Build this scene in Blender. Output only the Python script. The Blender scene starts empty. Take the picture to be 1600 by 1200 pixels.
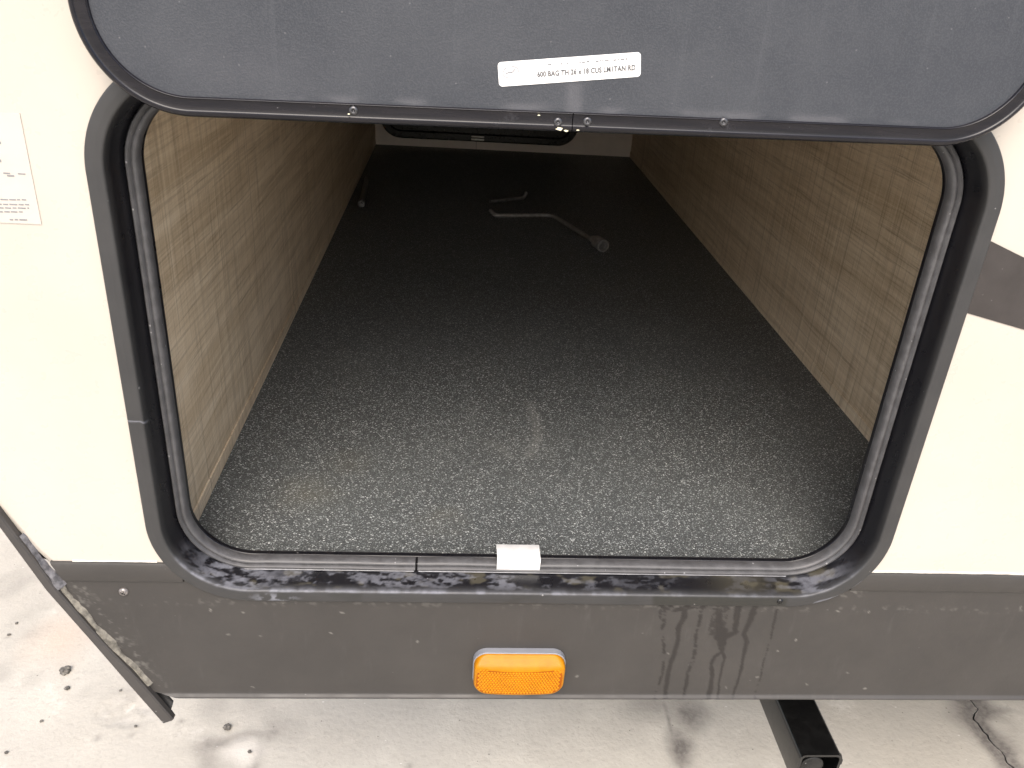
import bpy, bmesh, math, random
import numpy as np
from mathutils import Vector, Matrix, Euler
from mathutils.geometry import tessellate_polygon

random.seed(7)
R = math.radians
scn = bpy.context.scene
col = scn.collection

# ------------------------------------------------------------------ camera, sky, sun, exposure
cam_d = bpy.data.cameras.new('camera')
cam = bpy.data.objects.new('camera', cam_d)
col.objects.link(cam)
CAM = Vector((-0.07637751, -0.60858007, 0.53663297))
CROT = Euler((R(63.24839676), R(-3.42586147), R(-2.97502481)), 'XYZ')
FPX = 1307.04
cam.location = CAM
cam.rotation_euler = CROT
cam_d.sensor_width = 36.0
cam_d.lens = 36.0 * FPX / 1600.0
cam_d.clip_start = 0.01
cam_d.clip_end = 500.0
scn.camera = cam

SUN_EL, SUN_AZ = 50.0, 188.0            # azimuth measured clockwise from +Y
world = bpy.data.worlds.new('World')
scn.world = world
world.use_nodes = True
wn = world.node_tree.nodes
wn.clear()
sky = wn.new('ShaderNodeTexSky')
sky.sky_type = 'NISHITA'
sky.sun_disc = False
sky.sun_elevation = R(SUN_EL)
sky.sun_rotation = R(SUN_AZ)
sky.air_density = 1.0
sky.dust_density = 4.0
sky.ozone_density = 0.6
bgn = wn.new('ShaderNodeBackground')
bgn.inputs['Strength'].default_value = 0.145
won = wn.new('ShaderNodeOutputWorld')
world.node_tree.links.new(sky.outputs[0], bgn.inputs[0])
world.node_tree.links.new(bgn.outputs[0], won.inputs[0])

sun_d = bpy.data.lights.new('sun', 'SUN')
sun_d.energy = 1.35
sun_d.angle = R(45)
sun_d.color = (1.0, 0.95, 0.88)
sun = bpy.data.objects.new('sun', sun_d)
col.objects.link(sun)
sdir = Vector((math.sin(R(SUN_AZ)) * math.cos(R(SUN_EL)), math.cos(R(SUN_AZ)) * math.cos(R(SUN_EL)), math.sin(R(SUN_EL))))
sun.rotation_euler = sdir.to_track_quat('Z', 'Y').to_euler()
sun.location = sdir * 8

scn.view_settings.view_transform = 'Standard'
scn.view_settings.look = 'None'
scn.view_settings.exposure = 1.1
scn.view_settings.gamma = 1.0
scn.cycles.max_bounces = 12
scn.cycles.diffuse_bounces = 8
scn.cycles.use_denoising = True

# ------------------------------------------------------------------ helpers
RM = np.array(CROT.to_matrix())
CN = np.array(CAM)
def at(x, y, axis, c):
    """where the sight line of photograph pixel (x, y) meets the plane axis = c"""
    d = RM @ np.array([(x - 800) / FPX, -(y - 600) / FPX, -1.0])
    return CN + d * ((c - CN[axis]) / d[axis])
def atw(x, y, c=0.0):
    p = at(x, y, 1, c); return (float(p[0]), float(p[2]))
def atg(x, y, c):
    p = at(x, y, 2, c); return (float(p[0]), float(p[1]))

def link(name, me, mat=None, parent=None, smooth=False):
    o = bpy.data.objects.new(name, me)
    col.objects.link(o)
    if mat is not None and len(me.materials) == 0: me.materials.append(mat)
    if smooth: me.shade_smooth()
    if parent is not None: o.parent = parent
    return o
def mesh(name, verts, faces):
    me = bpy.data.meshes.new(name)
    me.from_pydata([tuple(map(float, v)) for v in verts], [], faces)
    me.update()
    return me
def fix(me):
    bm = bmesh.new(); bm.from_mesh(me)
    bmesh.ops.recalc_face_normals(bm, faces=bm.faces)
    bm.to_mesh(me); bm.free()
def sharp(o, deg=35):
    o.data.shade_smooth()
    bm = bmesh.new(); bm.from_mesh(o.data)
    for e in bm.edges:
        if len(e.link_faces) == 2 and e.calc_face_angle(0) > R(deg): e.smooth = False
    bm.to_mesh(o.data); bm.free()
def attr(me, name, vals):
    a = me.attributes.new(name, 'FLOAT', 'POINT')
    a.data.foreach_set('value', np.clip(np.asarray(vals, dtype=np.float32), 0, 1))
def bmobj(name, bm, mat, parent=None, smooth=False, deg=None):
    bmesh.ops.recalc_face_normals(bm, faces=bm.faces)
    me = bpy.data.meshes.new(name); bm.to_mesh(me); bm.free()
    o = link(name, me, mat, parent, smooth)
    if deg: sharp(o, deg)
    return o
def box(bm, x0, x1, y0, y1, z0, z1, bev=0.0, seg=2):
    r = bmesh.ops.create_cube(bm, size=1.0)
    for v in r['verts']:
        v.co = Vector((x0 + (v.co.x + .5) * (x1 - x0), y0 + (v.co.y + .5) * (y1 - y0), z0 + (v.co.z + .5) * (z1 - z0)))
    if bev > 0:
        es = list({e for v in r['verts'] for e in v.link_edges})
        bmesh.ops.bevel(bm, geom=es, offset=bev, segments=seg, profile=0.5, affect='EDGES')
def tube(pts, rads, n=14, cap=True):
    """verts, faces of a round tube along pts"""
    P = [Vector(p) for p in pts]
    V, F = [], []
    up = Vector((0, 0, 1))
    prev = None
    for i, p in enumerate(P):
        t = (P[min(i + 1, len(P) - 1)] - P[max(i - 1, 0)]).normalized()
        a = prev - t * prev.dot(t) if prev is not None else (up - t * up.dot(t) if abs(t.dot(up)) < .95 else Vector((1, 0, 0)) - t * t.x)
        a.normalize(); prev = a
        b = t.cross(a)
        r = rads[i] if hasattr(rads, '__len__') else rads
        for k in range(n):
            w = 2 * math.pi * k / n
            V.append(p + (a * math.cos(w) + b * math.sin(w)) * r)
    for i in range(len(P) - 1):
        for k in range(n):
            F.append((i * n + k, i * n + (k + 1) % n, (i + 1) * n + (k + 1) % n, (i + 1) * n + k))
    if cap:
        F.append(tuple(range(n))[::-1]); F.append(tuple(range((len(P) - 1) * n, len(P) * n)))
    return V, F
def smooth_path(pts, radius, n=6):
    P = [Vector(p) for p in pts]
    out = [P[0]]
    for i in range(1, len(P) - 1):
        a, b, c = P[i - 1], P[i], P[i + 1]
        d1 = (a - b).normalized(); d2 = (c - b).normalized()
        r = min(radius, (a - b).length * .45, (c - b).length * .45)
        s, e = b + d1 * r, b + d2 * r
        for k in range(n + 1):
            t = k / n
            out.append(s * (1 - t) ** 2 + b * 2 * t * (1 - t) + e * t * t)
    out.append(P[-1])
    return out
def rrect(x0, x1, z0, z1, r, n=16, step=None):
    """rounded rectangle outline, counter clockwise seen from -Y, starting at the middle of the bottom edge"""
    pts = []
    def seg(a, b):
        L = math.hypot(b[0] - a[0], b[1] - a[1])
        m = max(1, int(L / step)) if step else 1
        for k in range(m): pts.append((a[0] + (b[0] - a[0]) * k / m, a[1] + (b[1] - a[1]) * k / m))
    def arc(cx, cz, w0):
        for k in range(n): 
            w = w0 + math.pi / 2 * k / n
            pts.append((cx + r * math.cos(w), cz + r * math.sin(w)))
    xm = (x0 + x1) / 2
    seg((xm, z0), (x1 - r, z0)); arc(x1 - r, z0 + r, -math.pi / 2)
    seg((x1, z0 + r), (x1, z1 - r)); arc(x1 - r, z1 - r, 0)
    seg((x1 - r, z1), (x0 + r, z1)); arc(x0 + r, z1 - r, math.pi / 2)
    seg((x0, z1 - r), (x0, z0 + r)); arc(x0 + r, z0 + r, math.pi)
    seg((x0 + r, z0), (xm, z0))
    return pts
def rr_sweep(x0, x1, z0, z1, r, prof, n=16, step=0.02, gap=None, cap=False):
    """sweep a (inset, y) profile round a rounded rectangle; gap=(x, width) leaves the bottom edge cut there"""
    base = rrect(x0, x1, z0, z1, r, n, step)
    N = len(base)
    nor = []
    for i in range(N):
        a, b = base[i - 1], base[(i + 1) % N]
        tx, tz = b[0] - a[0], b[1] - a[1]
        L = math.hypot(tx, tz)
        nor.append((-tz / L, tx / L))
    # exact normals on the straights
    if gap:
        gx, gw = gap
        k = max(i for i in range(N) if abs(base[i][1] - z0) < 1e-6 and (i > N // 2) and base[i][0] < gx - gw / 2) if gx < (x0 + x1) / 2 else None
        if k is None:
            k = max(i for i in range(N // 4) if abs(base[i][1] - z0) < 1e-6 and base[i][0] < gx - gw / 2)
        order = list(range(k + 1, N)) + list(range(0, k + 1))
        order = [i for i in order if not (abs(base[i][1] - z0) < 1e-6 and abs(base[i][0] - gx) < gw / 2 + 1e-4)]
        pts = [(gx + gw / 2, z0)] + [base[i] for i in order] + [(gx - gw / 2, z0)]
        nn = [(0, 1)] + [nor[i] for i in order] + [(0, 1)]
    else:
        pts, nn = base, nor
    V, F = [], []
    m = len(prof)
    for (x, z), (nx, nz) in zip(pts, nn):
        for (ins, y) in prof: V.append((x + nx * ins, y, z + nz * ins))
    M = len(pts)
    for i in range(M if not gap else M - 1):
        j = (i + 1) % M
        for k in range(m - 1):
            F.append((i * m + k, i * m + k + 1, j * m + k + 1, j * m + k))
    if gap and cap:
        F.append(tuple(range(m))); F.append(tuple((M - 1) * m + k for k in range(m))[::-1])
    return V, F
def sheet(outer, holes, y):
    """flat polygon (x, z) with holes in the plane y"""
    loops = [[Vector((x, z, 0)) for x, z in outer]] + [[Vector((x, z, 0)) for x, z in h] for h in holes]
    tris = tessellate_polygon(loops)
    V = [(v.x, y, v.y) for L in loops for v in L]
    return V, [tuple(t) for t in tris]
def subdiv(prof, d):
    out = []
    for a, b in zip(prof[:-1], prof[1:]):
        m = max(1, int(math.ceil(math.hypot(b[0] - a[0], b[1] - a[1]) / d)))
        for k in range(m): out.append((a[0] + (b[0] - a[0]) * k / m, a[1] + (b[1] - a[1]) * k / m))
    out.append(prof[-1])
    return out

# numpy value noise
def vnoise(x, y, seed=0):
    xi, yi = np.floor(x).astype(np.int64), np.floor(y).astype(np.int64)
    fx, fy = x - xi, y - yi
    fx = fx * fx * (3 - 2 * fx); fy = fy * fy * (3 - 2 * fy)
    def h(a, b):
        n = (a * 374761393 + b * 668265263 + seed * 974634343) & 0x7fffffff
        n = ((n ^ (n >> 13)) * 1274126177) & 0x7fffffff
        return ((n ^ (n >> 16)) & 0xffff) / 65535.0
    return (h(xi, yi) * (1 - fx) + h(xi + 1, yi) * fx) * (1 - fy) + (h(xi, yi + 1) * (1 - fx) + h(xi + 1, yi + 1) * fx) * fy
def fbm(x, y, s, o=4, seed=0):
    v, a, t = 0, 1, 0
    for k in range(o):
        v = v + a * vnoise(x * s, y * s, seed + k); t += a; a *= .55; s *= 2.03
    return v / t
def sstep(a, b, v):
    t = np.clip((v - a) / (b - a), 0, 1); return t * t * (3 - 2 * t)
def polydist(x, y, pts):
    """distance to a polyline and the parameter along it (0..1)"""
    best = np.full(x.shape, 1e9); par = np.zeros(x.shape)
    n = len(pts) - 1
    for i in range(n):
        ax, ay = pts[i]; bx, by = pts[i + 1]
        dx, dy = bx - ax, by - ay
        t = np.clip(((x - ax) * dx + (y - ay) * dy) / (dx * dx + dy * dy + 1e-12), 0, 1)
        d = np.hypot(x - ax - t * dx, y - ay - t * dy)
        m = d < best
        best = np.where(m, d, best); par = np.where(m, (i + t) / n, par)
    return best, par

# ------------------------------------------------------------------ materials
class NT:
    def __init__(s, name):
        s.m = bpy.data.materials.new(name); s.m.use_nodes = True
        s.t = s.m.node_tree; s.t.nodes.clear()
        s.out = s.t.nodes.new('ShaderNodeOutputMaterial')
        s.b = s.t.nodes.new('ShaderNodeBsdfPrincipled')
        s.t.links.new(s.b.outputs[0], s.out.inputs[0])
        tc = s.t.nodes.new('ShaderNodeNewGeometry'); s.pos = tc.outputs['Position']
    def put(s, sock, v):
        if isinstance(v, bpy.types.NodeSocket): s.t.links.new(v, sock)
        elif isinstance(v, (tuple, list)):
            sock.default_value = tuple(v) + ((1.0,) if len(v) == 3 and len(sock.default_value) == 4 else ())
        else: sock.default_value = v
    def set(s, **k):
        for n, v in k.items(): s.put(s.b.inputs[n.replace('_', ' ')], v)
    def math(s, op, a, b=0.0, c=None):
        n = s.t.nodes.new('ShaderNodeMath'); n.operation = op
        s.put(n.inputs[0], a); s.put(n.inputs[1], b)
        if c is not None: s.put(n.inputs[2], c)
        return n.outputs[0]
    def mapv(s, scale=(1, 1, 1), loc=(0, 0, 0), rot=(0, 0, 0), v=None):
        n = s.t.nodes.new('ShaderNodeMapping'); s.put(n.inputs[0], v or s.pos)
        n.inputs['Scale'].default_value = scale; n.inputs['Location'].default_value = loc; n.inputs['Rotation'].default_value = rot
        return n.outputs[0]
    def noise(s, v, scale, detail=4, rough=.55, dist=0.0):
        n = s.t.nodes.new('ShaderNodeTexNoise'); s.put(n.inputs['Vector'], v)
        n.inputs['Scale'].default_value = scale; n.inputs['Detail'].default_value = detail
        n.inputs['Roughness'].default_value = rough; n.inputs['Distortion'].default_value = dist
        return n.outputs[0]
    def voro(s, v, scale, rnd=1.0):
        n = s.t.nodes.new('ShaderNodeTexVoronoi'); s.put(n.inputs['Vector'], v)
        n.inputs['Scale'].default_value = scale; n.inputs['Randomness'].default_value = rnd
        return n.outputs['Distance'], n.outputs['Color']
    def ramp(s, v, a, b, lo=0.0, hi=1.0):
        n = s.t.nodes.new('ShaderNodeMapRange'); n.interpolation_type = 'SMOOTHSTEP'
        s.put(n.inputs['Value'], v); n.inputs['From Min'].default_value = a; n.inputs['From Max'].default_value = b
        n.inputs['To Min'].default_value = lo; n.inputs['To Max'].default_value = hi
        return n.outputs[0]
    def mix(s, f, a, b, blend='MIX'):
        n = s.t.nodes.new('ShaderNodeMix'); n.data_type = 'RGBA'; n.blend_type = blend
        s.put(n.inputs['Factor'], f); s.put(n.inputs['A'] if False else n.inputs[6], a); s.put(n.inputs[7], b)
        return n.outputs[2]
    def attr(s, name):
        n = s.t.nodes.new('ShaderNodeAttribute'); n.attribute_name = name
        return n.outputs['Fac']
    def sep(s, v):
        n = s.t.nodes.new('ShaderNodeSeparateXYZ'); s.put(n.inputs[0], v); return n.outputs
    def rand(s, c):
        n = s.t.nodes.new('ShaderNodeSeparateColor'); s.put(n.inputs[0], c); return n.outputs[0], n.outputs[1]
    def bump(s, h, strength=.3, dist=.001, nrm=None):
        n = s.t.nodes.new('ShaderNodeBump'); n.inputs['Strength'].default_value = strength
        n.inputs['Distance'].default_value = dist; s.put(n.inputs['Height'], h)
        if nrm is not None: s.put(n.inputs['Normal'], nrm)
        s.put(s.b.inputs['Normal'], n.outputs[0]); return n.outputs[0]

def specks(k, scale, thr, size, stretch=(1, 1, 1), rot=(0, 0, 0)):
    """sparse irregular flecks: 1 inside a fleck"""
    v = k.mapv(stretch, rot=rot)
    d, c = k.voro(v, scale)
    r1, r2 = k.rand(c)
    return k.math('MULTIPLY', k.ramp(r1, thr, thr + .02), k.math('LESS_THAN', d, k.math('MULTIPLY_ADD', r2, size, size * .35)))

def m_cream():
    k = NT('cream_fibreglass')
    n = k.noise(k.pos, 6, 5); f = k.noise(k.pos, 60, 3)
    c = k.mix(k.ramp(n, .3, .7), (.455, .415, .360), (.488, .448, .392))
    c = k.mix(k.math('MULTIPLY', specks(k, 70, .965, .10), .45), c, (.35, .30, .24))
    k.set(Base_Color=c, Roughness=k.ramp(f, .3, .7, .25, .4), Coat_Weight=.25, Coat_Roughness=.15)
    k.bump(k.noise(k.pos, 18, 2), .04, .004)
    return k.m
def m_skirt():
    k = NT('bronze_skirt_paint')
    n = k.noise(k.pos, 9, 6, .6)
    c = k.mix(k.ramp(n, .3, .7), (.0355, .0327, .0302), (.0435, .0400, .0368))
    wisp = k.noise(k.mapv((30, 1, 6)), 3, 5, .6)
    c = k.mix(k.ramp(wisp, .56, .8, 0, .22), c, (.10, .095, .09))
    wet = k.attr('wet')
    c = k.mix(wet, c, (.0150, .0130, .0122))
    fl = specks(k, 230, .975, .13, (.7, 1, 1.6), (0, R(-25), 0))
    dust_pale = k.attr('dust_pale')
    c = k.mix(k.math('MULTIPLY', fl, .16), c, (.4, .39, .37))
    c = k.mix(dust_pale, c, (.22, .21, .19))
    k.set(Base_Color=c, Roughness=k.math('SUBTRACT', k.ramp(k.noise(k.pos, 40, 4), .3, .7, .42, .56), k.math('MULTIPLY', wet, .1)), Specular_IOR_Level=.45)
    k.bump(k.noise(k.pos, 350, 3), .12, .0006)
    return k.m
def m_frame():
    k = NT('black_door_frame_paint')
    n = k.noise(k.pos, 25, 5)
    c = k.mix(k.ramp(n, .3, .7), (.029, .029, .0295), (.036, .0355, .0355))
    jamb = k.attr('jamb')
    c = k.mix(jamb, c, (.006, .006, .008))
    wet = k.attr('wet'); c = k.mix(k.math('MULTIPLY', wet, .85), c, (.018, .018, .015))
    fl = specks(k, 130, .95, .13)
    c = k.mix(k.math('MULTIPLY', fl, .4), c, (.45, .44, .43))
    d = k.attr('dust_pale')
    d = k.math('MULTIPLY', d, k.ramp(k.noise(k.pos, 220, 4), .25, .6, .55, 1))
    rust = k.attr('rust'); c = k.mix(rust, c, (.055, .050, .036))
    c = k.mix(d, c, (.20, .205, .235))  # dirt and scratches, plus the painted glint of the flange edge
    ro = k.math('MULTIPLY_ADD', jamb, -.14, k.ramp(k.noise(k.pos, 60, 4), .3, .7, .40, .5))
    k.set(Base_Color=c, Roughness=k.math('MULTIPLY_ADD', d, .3, ro))
    k.bump(k.noise(k.pos, 300, 3), .08, .0005)
    return k.m
def m_seal():
    k = NT('grey_rubber_seal')
    n = k.noise(k.pos, 90, 5, .65)
    c = k.mix(k.ramp(n, .35, .7), (.055, .054, .056), (.080, .079, .082))
    c = k.mix(k.math('MULTIPLY', specks(k, 260, .93, .2), .5), c, (.4, .4, .4))
    c = k.mix(k.ramp(k.noise(k.mapv((1, 1, 1), (5, 2, 1)), 14, 6, .7), .62, .78, 0, .25), c, (.24, .24, .23))
    k.set(Base_Color=c, Roughness=k.ramp(n, .3, .7, .38, .52))
    k.bump(k.noise(k.pos, 260, 4), .12, .0006)
    return k.m
def m_doorpanel():
    k = NT('charcoal_door_lining')
    p = k.sep(k.pos)
    n = k.noise(k.pos, 12, 6, .65)
    c = k.mix(k.ramp(n, .3, .72), (.032, .036, .044), (.045, .049, .057))
    st = k.noise(k.mapv((70, 1, 3.0)), 1.0, 4, .6, .3)
    msk = k.noise(k.mapv((9, 1, 5), (3, 0, 1)), 1.0, 3)
    c = k.mix(k.math('MULTIPLY', k.ramp(st, .56, .74), k.ramp(msk, .42, .68, 0, .42)), c, (.088, .093, .102))
    c = k.mix(k.math('MULTIPLY', k.ramp(k.noise(k.mapv((55, 1, 4), (8, 0, 2)), 1.0, 4, .6), .6, .76), .5), c, (.026, .027, .031))
    g = k.noise(k.pos, 900, 2, .5)
    c = k.mix(k.ramp(g, .42, .66, 0, .20), c, (.092, .094, .102))
    fl = specks(k, 330, .96, .15)
    c = k.mix(k.math('MULTIPLY', fl, .14), c, (.36, .36, .36))
    scuff = k.attr('scuff'); c = k.mix(scuff, c, (.11, .11, .12))
    k.set(Base_Color=c, Roughness=.6, Specular_IOR_Level=.35)
    k.bump(g, .35, .0008)
    return k.m
def m_doorframe():
    k = NT('dark_aluminium_door_edge')
    n = k.noise(k.mapv((6, 60, 60)), 4, 5)
    c = k.mix(k.ramp(n, .3, .7), (.006, .006, .009), (.012, .011, .014))
    c = k.mix(k.math('MULTIPLY', specks(k, 200, .94, .15), .4), c, (.4, .4, .4))
    d = k.ramp(k.noise(k.pos, 30, 6, .7), .6, .76, 0, .14)
    c = k.mix(d, c, (.2, .2, .22))
    k.set(Base_Color=c, Roughness=k.math('MULTIPLY_ADD', d, .8, .25), Specular_IOR_Level=.38)
    return k.m
def m_linen():
    k = NT('woven_wood_wallboard')
    P = k.pos
    wob = k.noise(k.mapv((1, 2.2, 2.2)), 2.0, 2)
    z = k.math('MULTIPLY_ADD', wob, .010, k.sep(P)[2])
    cb = k.t.nodes.new('ShaderNodeCombineXYZ')
    k.put(cb.inputs[0], k.sep(P)[0]); k.put(cb.inputs[1], k.sep(P)[1]); k.put(cb.inputs[2], z)
    Q = cb.outputs[0]
    band = k.noise(k.mapv((1, 1.8, 34), v=Q), 1.0, 5, .6)
    fine = k.noise(k.mapv((1, 7, 330), v=Q), 1.0, 5, .75)
    lnv = k.noise(k.mapv((1, 230, 4.0), (0, 7, 0)), 1.0, 2, .6); lnh = k.noise(k.mapv((1, 4.0, 230), (0, 3, 5), v=Q), 1.0, 2, .6)
    vert = k.noise(k.mapv((1, 280, 6)), 1.0, 5, .75)
    vban = k.noise(k.mapv((1, 34, 1.8), (0, 4, 0)), 1.0, 3, .6)
    c = k.mix(k.ramp(band, .30, .70), (.56, .435, .285), (.76, .625, .45))
    c = k.mix(k.ramp(vban, .55, .75, 0, .28), c, (.36, .26, .16))
    c = k.mix(k.ramp(fine, .40, .60, .0, .42), (0, 0, 0), (1, 1, 1)) if False else c
    hl = k.ramp(fine, .50, .68, 0, .5); dl = k.ramp(fine, .32, .48, .5, 0)
    vl = k.ramp(vert, .52, .70, 0, .5); vd = k.ramp(vert, .32, .47, .55, 0)
    c = k.mix(hl, c, (.84, .74, .57)); c = k.mix(dl, c, (.25, .175, .105))
    c = k.mix(vl, c, (.86, .76, .59)); c = k.mix(vd, c, (.25, .18, .108))
    c = k.mix(k.math('MAXIMUM', k.ramp(lnv, .58, .64, 0, .26), k.ramp(lnh, .60, .66, 0, .22)), c, (.20, .14, .085))
    k.set(Base_Color=c, Roughness=.5, Specular_IOR_Level=.35)
    k.bump(k.math('ADD', fine, vert), .25, .0008)
    return k.m
def m_floor():
    k = NT('speckled_black_floor_sheet')
    n = k.noise(k.pos, 5, 5)
    c = k.mix(k.ramp(n, .35, .7), (.033, .036, .037), (.045, .049, .049))
    c = k.mix(k.ramp(k.noise(k.pos, 650, 3, .6), .42, .62, 0, .7), c, (.128, .138, .138))
    for sc, th, sz, colr, st, ro in ((680, .40, .34, (.375, .40, .395), (.75, 1.15, 1), 20), (480, .55, .30, (.045, .048, .044), (1, .8, 1), 50), (580, .66, .28, (.61, .64, .63), (.6, 1.2, 1), -35), (430, .87, .24, (.75, .78, .77), (.75, 1.2, 1), 70)):
        c = k.mix(k.math('MULTIPLY', specks(k, sc, th, sz, st, (0, 0, R(ro))), .85), c, colr)
    d = k.attr('dust_pale')
    c = k.mix(d, c, (.30, .30, .28))
    y = k.attr('soil'); c = k.mix(y, c, (.16, .145, .10))
    k.set(Base_Color=c, Roughness=.5, Specular_IOR_Level=.4)
    k.bump(k.noise(k.pos, 420, 3), .35, .0008)
    return k.m
def m_concrete():
    k = NT('weathered_concrete')
    n1 = k.noise(k.pos, 2.2, 7, .62); n2 = k.noise(k.pos, 14, 6, .65); n3 = k.noise(k.pos, 120, 4, .6)
    c = k.mix(k.ramp(n1, .3, .7), (.450, .420, .366), (.555, .527, .468))
    c = k.mix(k.ramp(n2, .38, .68, .45, 0), c, (.43, .405, .36))
    c = k.mix(k.ramp(n2, .60, .78, 0, .5), c, (.72, .69, .63))
    c = k.mix(k.ramp(n3, .30, .46, .30, 0), c, (.34, .31, .275))
    c = k.mix(k.math('MULTIPLY', specks(k, 110, .93, .12), .6), c, (.10, .09, .085))
    c = k.mix(k.math('MULTIPLY', specks(k, 75, .93, .12, (1, 1.6, 1)), .6), c, (.75, .73, .70))
    ck = k.math('ABSOLUTE', k.math('SUBTRACT', k.noise(k.pos, 3.4, 5, .6), .5))
    c = k.mix(k.math('MULTIPLY', k.ramp(ck, .0, .004, .22, 0), k.ramp(n2, .45, .6)), c, (.28, .25, .22))
    s = k.attr('stain'); c = k.mix(k.math('MULTIPLY', s, k.ramp(n3, .25, .7, .7, 1)), c, (.13, .118, .11))
    r = k.attr('rust'); c = k.mix(r, c, (.56, .41, .31))
    w = k.attr('pale'); c = k.mix(w, c, (.74, .70, .64))
    k.set(Base_Color=c, Roughness=.85, Specular_IOR_Level=.25)
    h = k.math('ADD', k.math('MULTIPLY', n2, .8), k.math('MULTIPLY', n3, .5))
    k.bump(h, .5, .004)
    return k.m
def m_plain(name, c, rough=.5, metal=0.0, var=.15, scale=60, bump=.1, spec=.5, coat=0.0, fleck=0.0):
    k = NT(name)
    n = k.noise(k.pos, scale, 5, .6)
    lo = tuple(v * (1 - var) for v in c); hi = tuple(min(1, v * (1 + var)) for v in c)
    cc = k.mix(k.ramp(n, .3, .7), lo, hi)
    if fleck: cc = k.mix(k.math('MULTIPLY', specks(k, 220, .92, .16), fleck), cc, (.5, .49, .47))
    k.set(Base_Color=cc, Roughness=k.ramp(n, .3, .7, max(.05, rough - .06), rough + .06), Metallic=metal, Specular_IOR_Level=spec, Coat_Weight=coat)
    if bump: k.bump(k.noise(k.pos, scale * 5, 3), bump, .0006)
    return k.m
def m_amber(name, c, rough, trans):
    k = NT(name)
    n = k.noise(k.pos, 90, 4)
    p = k.sep(k.pos)
    cc = k.mix(k.ramp(n, .3, .7), c, tuple(v * .86 for v in c))
    k.set(Base_Color=cc, Roughness=rough, Coat_Weight=.1, Coat_Roughness=.12, Specular_IOR_Level=.12)
    return k.m
M = dict(cream=m_cream(), skirt=m_skirt(), frame=m_frame(), seal=m_seal(), panel=m_doorpanel(), edge=m_doorframe(), linen=m_linen(), floor=m_floor(), concrete=m_concrete(),
    white=m_plain('white_sticker', (.80, .80, .79), .4, var=.02, bump=0),
    ink=m_plain('faded_ink', (.10, .10, .105), .6, var=.25, scale=900, bump=0),
    paleink=m_plain('pale_ink', (.20, .20, .21), .6, var=.15, scale=900, bump=0),
    steel=m_plain('bright_steel', (.80, .80, .79), .34, .25, var=.06, scale=120, bump=.05),
    rivet=m_plain('grey_rivet', (.09, .09, .095), .3, .7, var=.3, scale=500),
    screw=m_plain('dull_screw', (.24, .22, .21), .4, .6, var=.4, scale=500),
    black=m_plain('black_enamel', (.007, .007, .007), .3, var=.4, scale=80, fleck=.25),
    tube=m_plain('black_powder_coat', (.005, .005, .005), .2, var=.3, scale=90, fleck=.12, spec=.7),
    dark=m_plain('dark_underbody', (.03, .03, .03), .8),
    mould=m_plain('bronze_corner_strip', (.045, .041, .039), .42, var=.12, scale=40, fleck=.3),
    caulk=m_plain('cracked_sealant', (.165, .153, .128), .75, var=.5, scale=110, bump=.7),
    bead=m_plain('pale_sealant', (.55, .52, .47), .6, var=.15, scale=120, bump=.4),
    decal=m_plain('dark_brown_decal', (.036, .031, .029), .42, var=.12, scale=50, fleck=.08),
    backwall=m_plain('pale_lining_board', (.68, .61, .56), .6, var=.08, scale=12),
    tool=m_plain('worn_steel_tool', (.22, .21, .20), .45, .25, var=.25, scale=140),
    tool_dark=m_plain('dark_steel_tool', (.17, .17, .17), .4, .5, var=.3, scale=140),
    stone=m_plain('dark_stone', (.14, .13, .115), .9, var=.5, scale=180, bump=.6),
    paint_chip=m_plain('cream_chip', (.72, .68, .5), .6, var=.15, scale=500),
    amber=m_amber('amber_plastic', (.42, .165, .003), .35, .0), reflector=m_amber('amber_reflector', (.50, .190, .001), .4, .0), deep=m_amber('deep_amber', (.30, .075, .001), .4, .0),
    base=m_plain('lavender_grey_plastic', (.20, .205, .225), .4, var=.06, scale=60, bump=0))

# ------------------------------------------------------------------ dimensions (metres)
W, H, RAD = 0.673, 0.470, 0.083
HX = W / 2
ZG = -0.55                       # ground
XL, XR, ZF, YB, ZC, YF = -0.329, 0.466, 0.012, 2.043, 0.500, 0.0335
ZS = -0.1232                      # bottom of the skirt
ZT = 0.040                       # top of the skirt band
def diag(z): return -0.4563 - (z - 0.0926) * 0.4378     # sloping lower front edge of the side

def thing(name, label, cat, loc=(0, 0, 0), group=None):
    o = bpy.data.objects.new(name, None); col.objects.link(o)
    o.empty_display_size = .05; o.location = loc; o['label'] = label; o['category'] = cat
    if group: o['group'] = group
    return o
def tag(o, label, cat, group=None):
    o['label'] = label; o['category'] = cat
    if group: o['group'] = group

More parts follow.
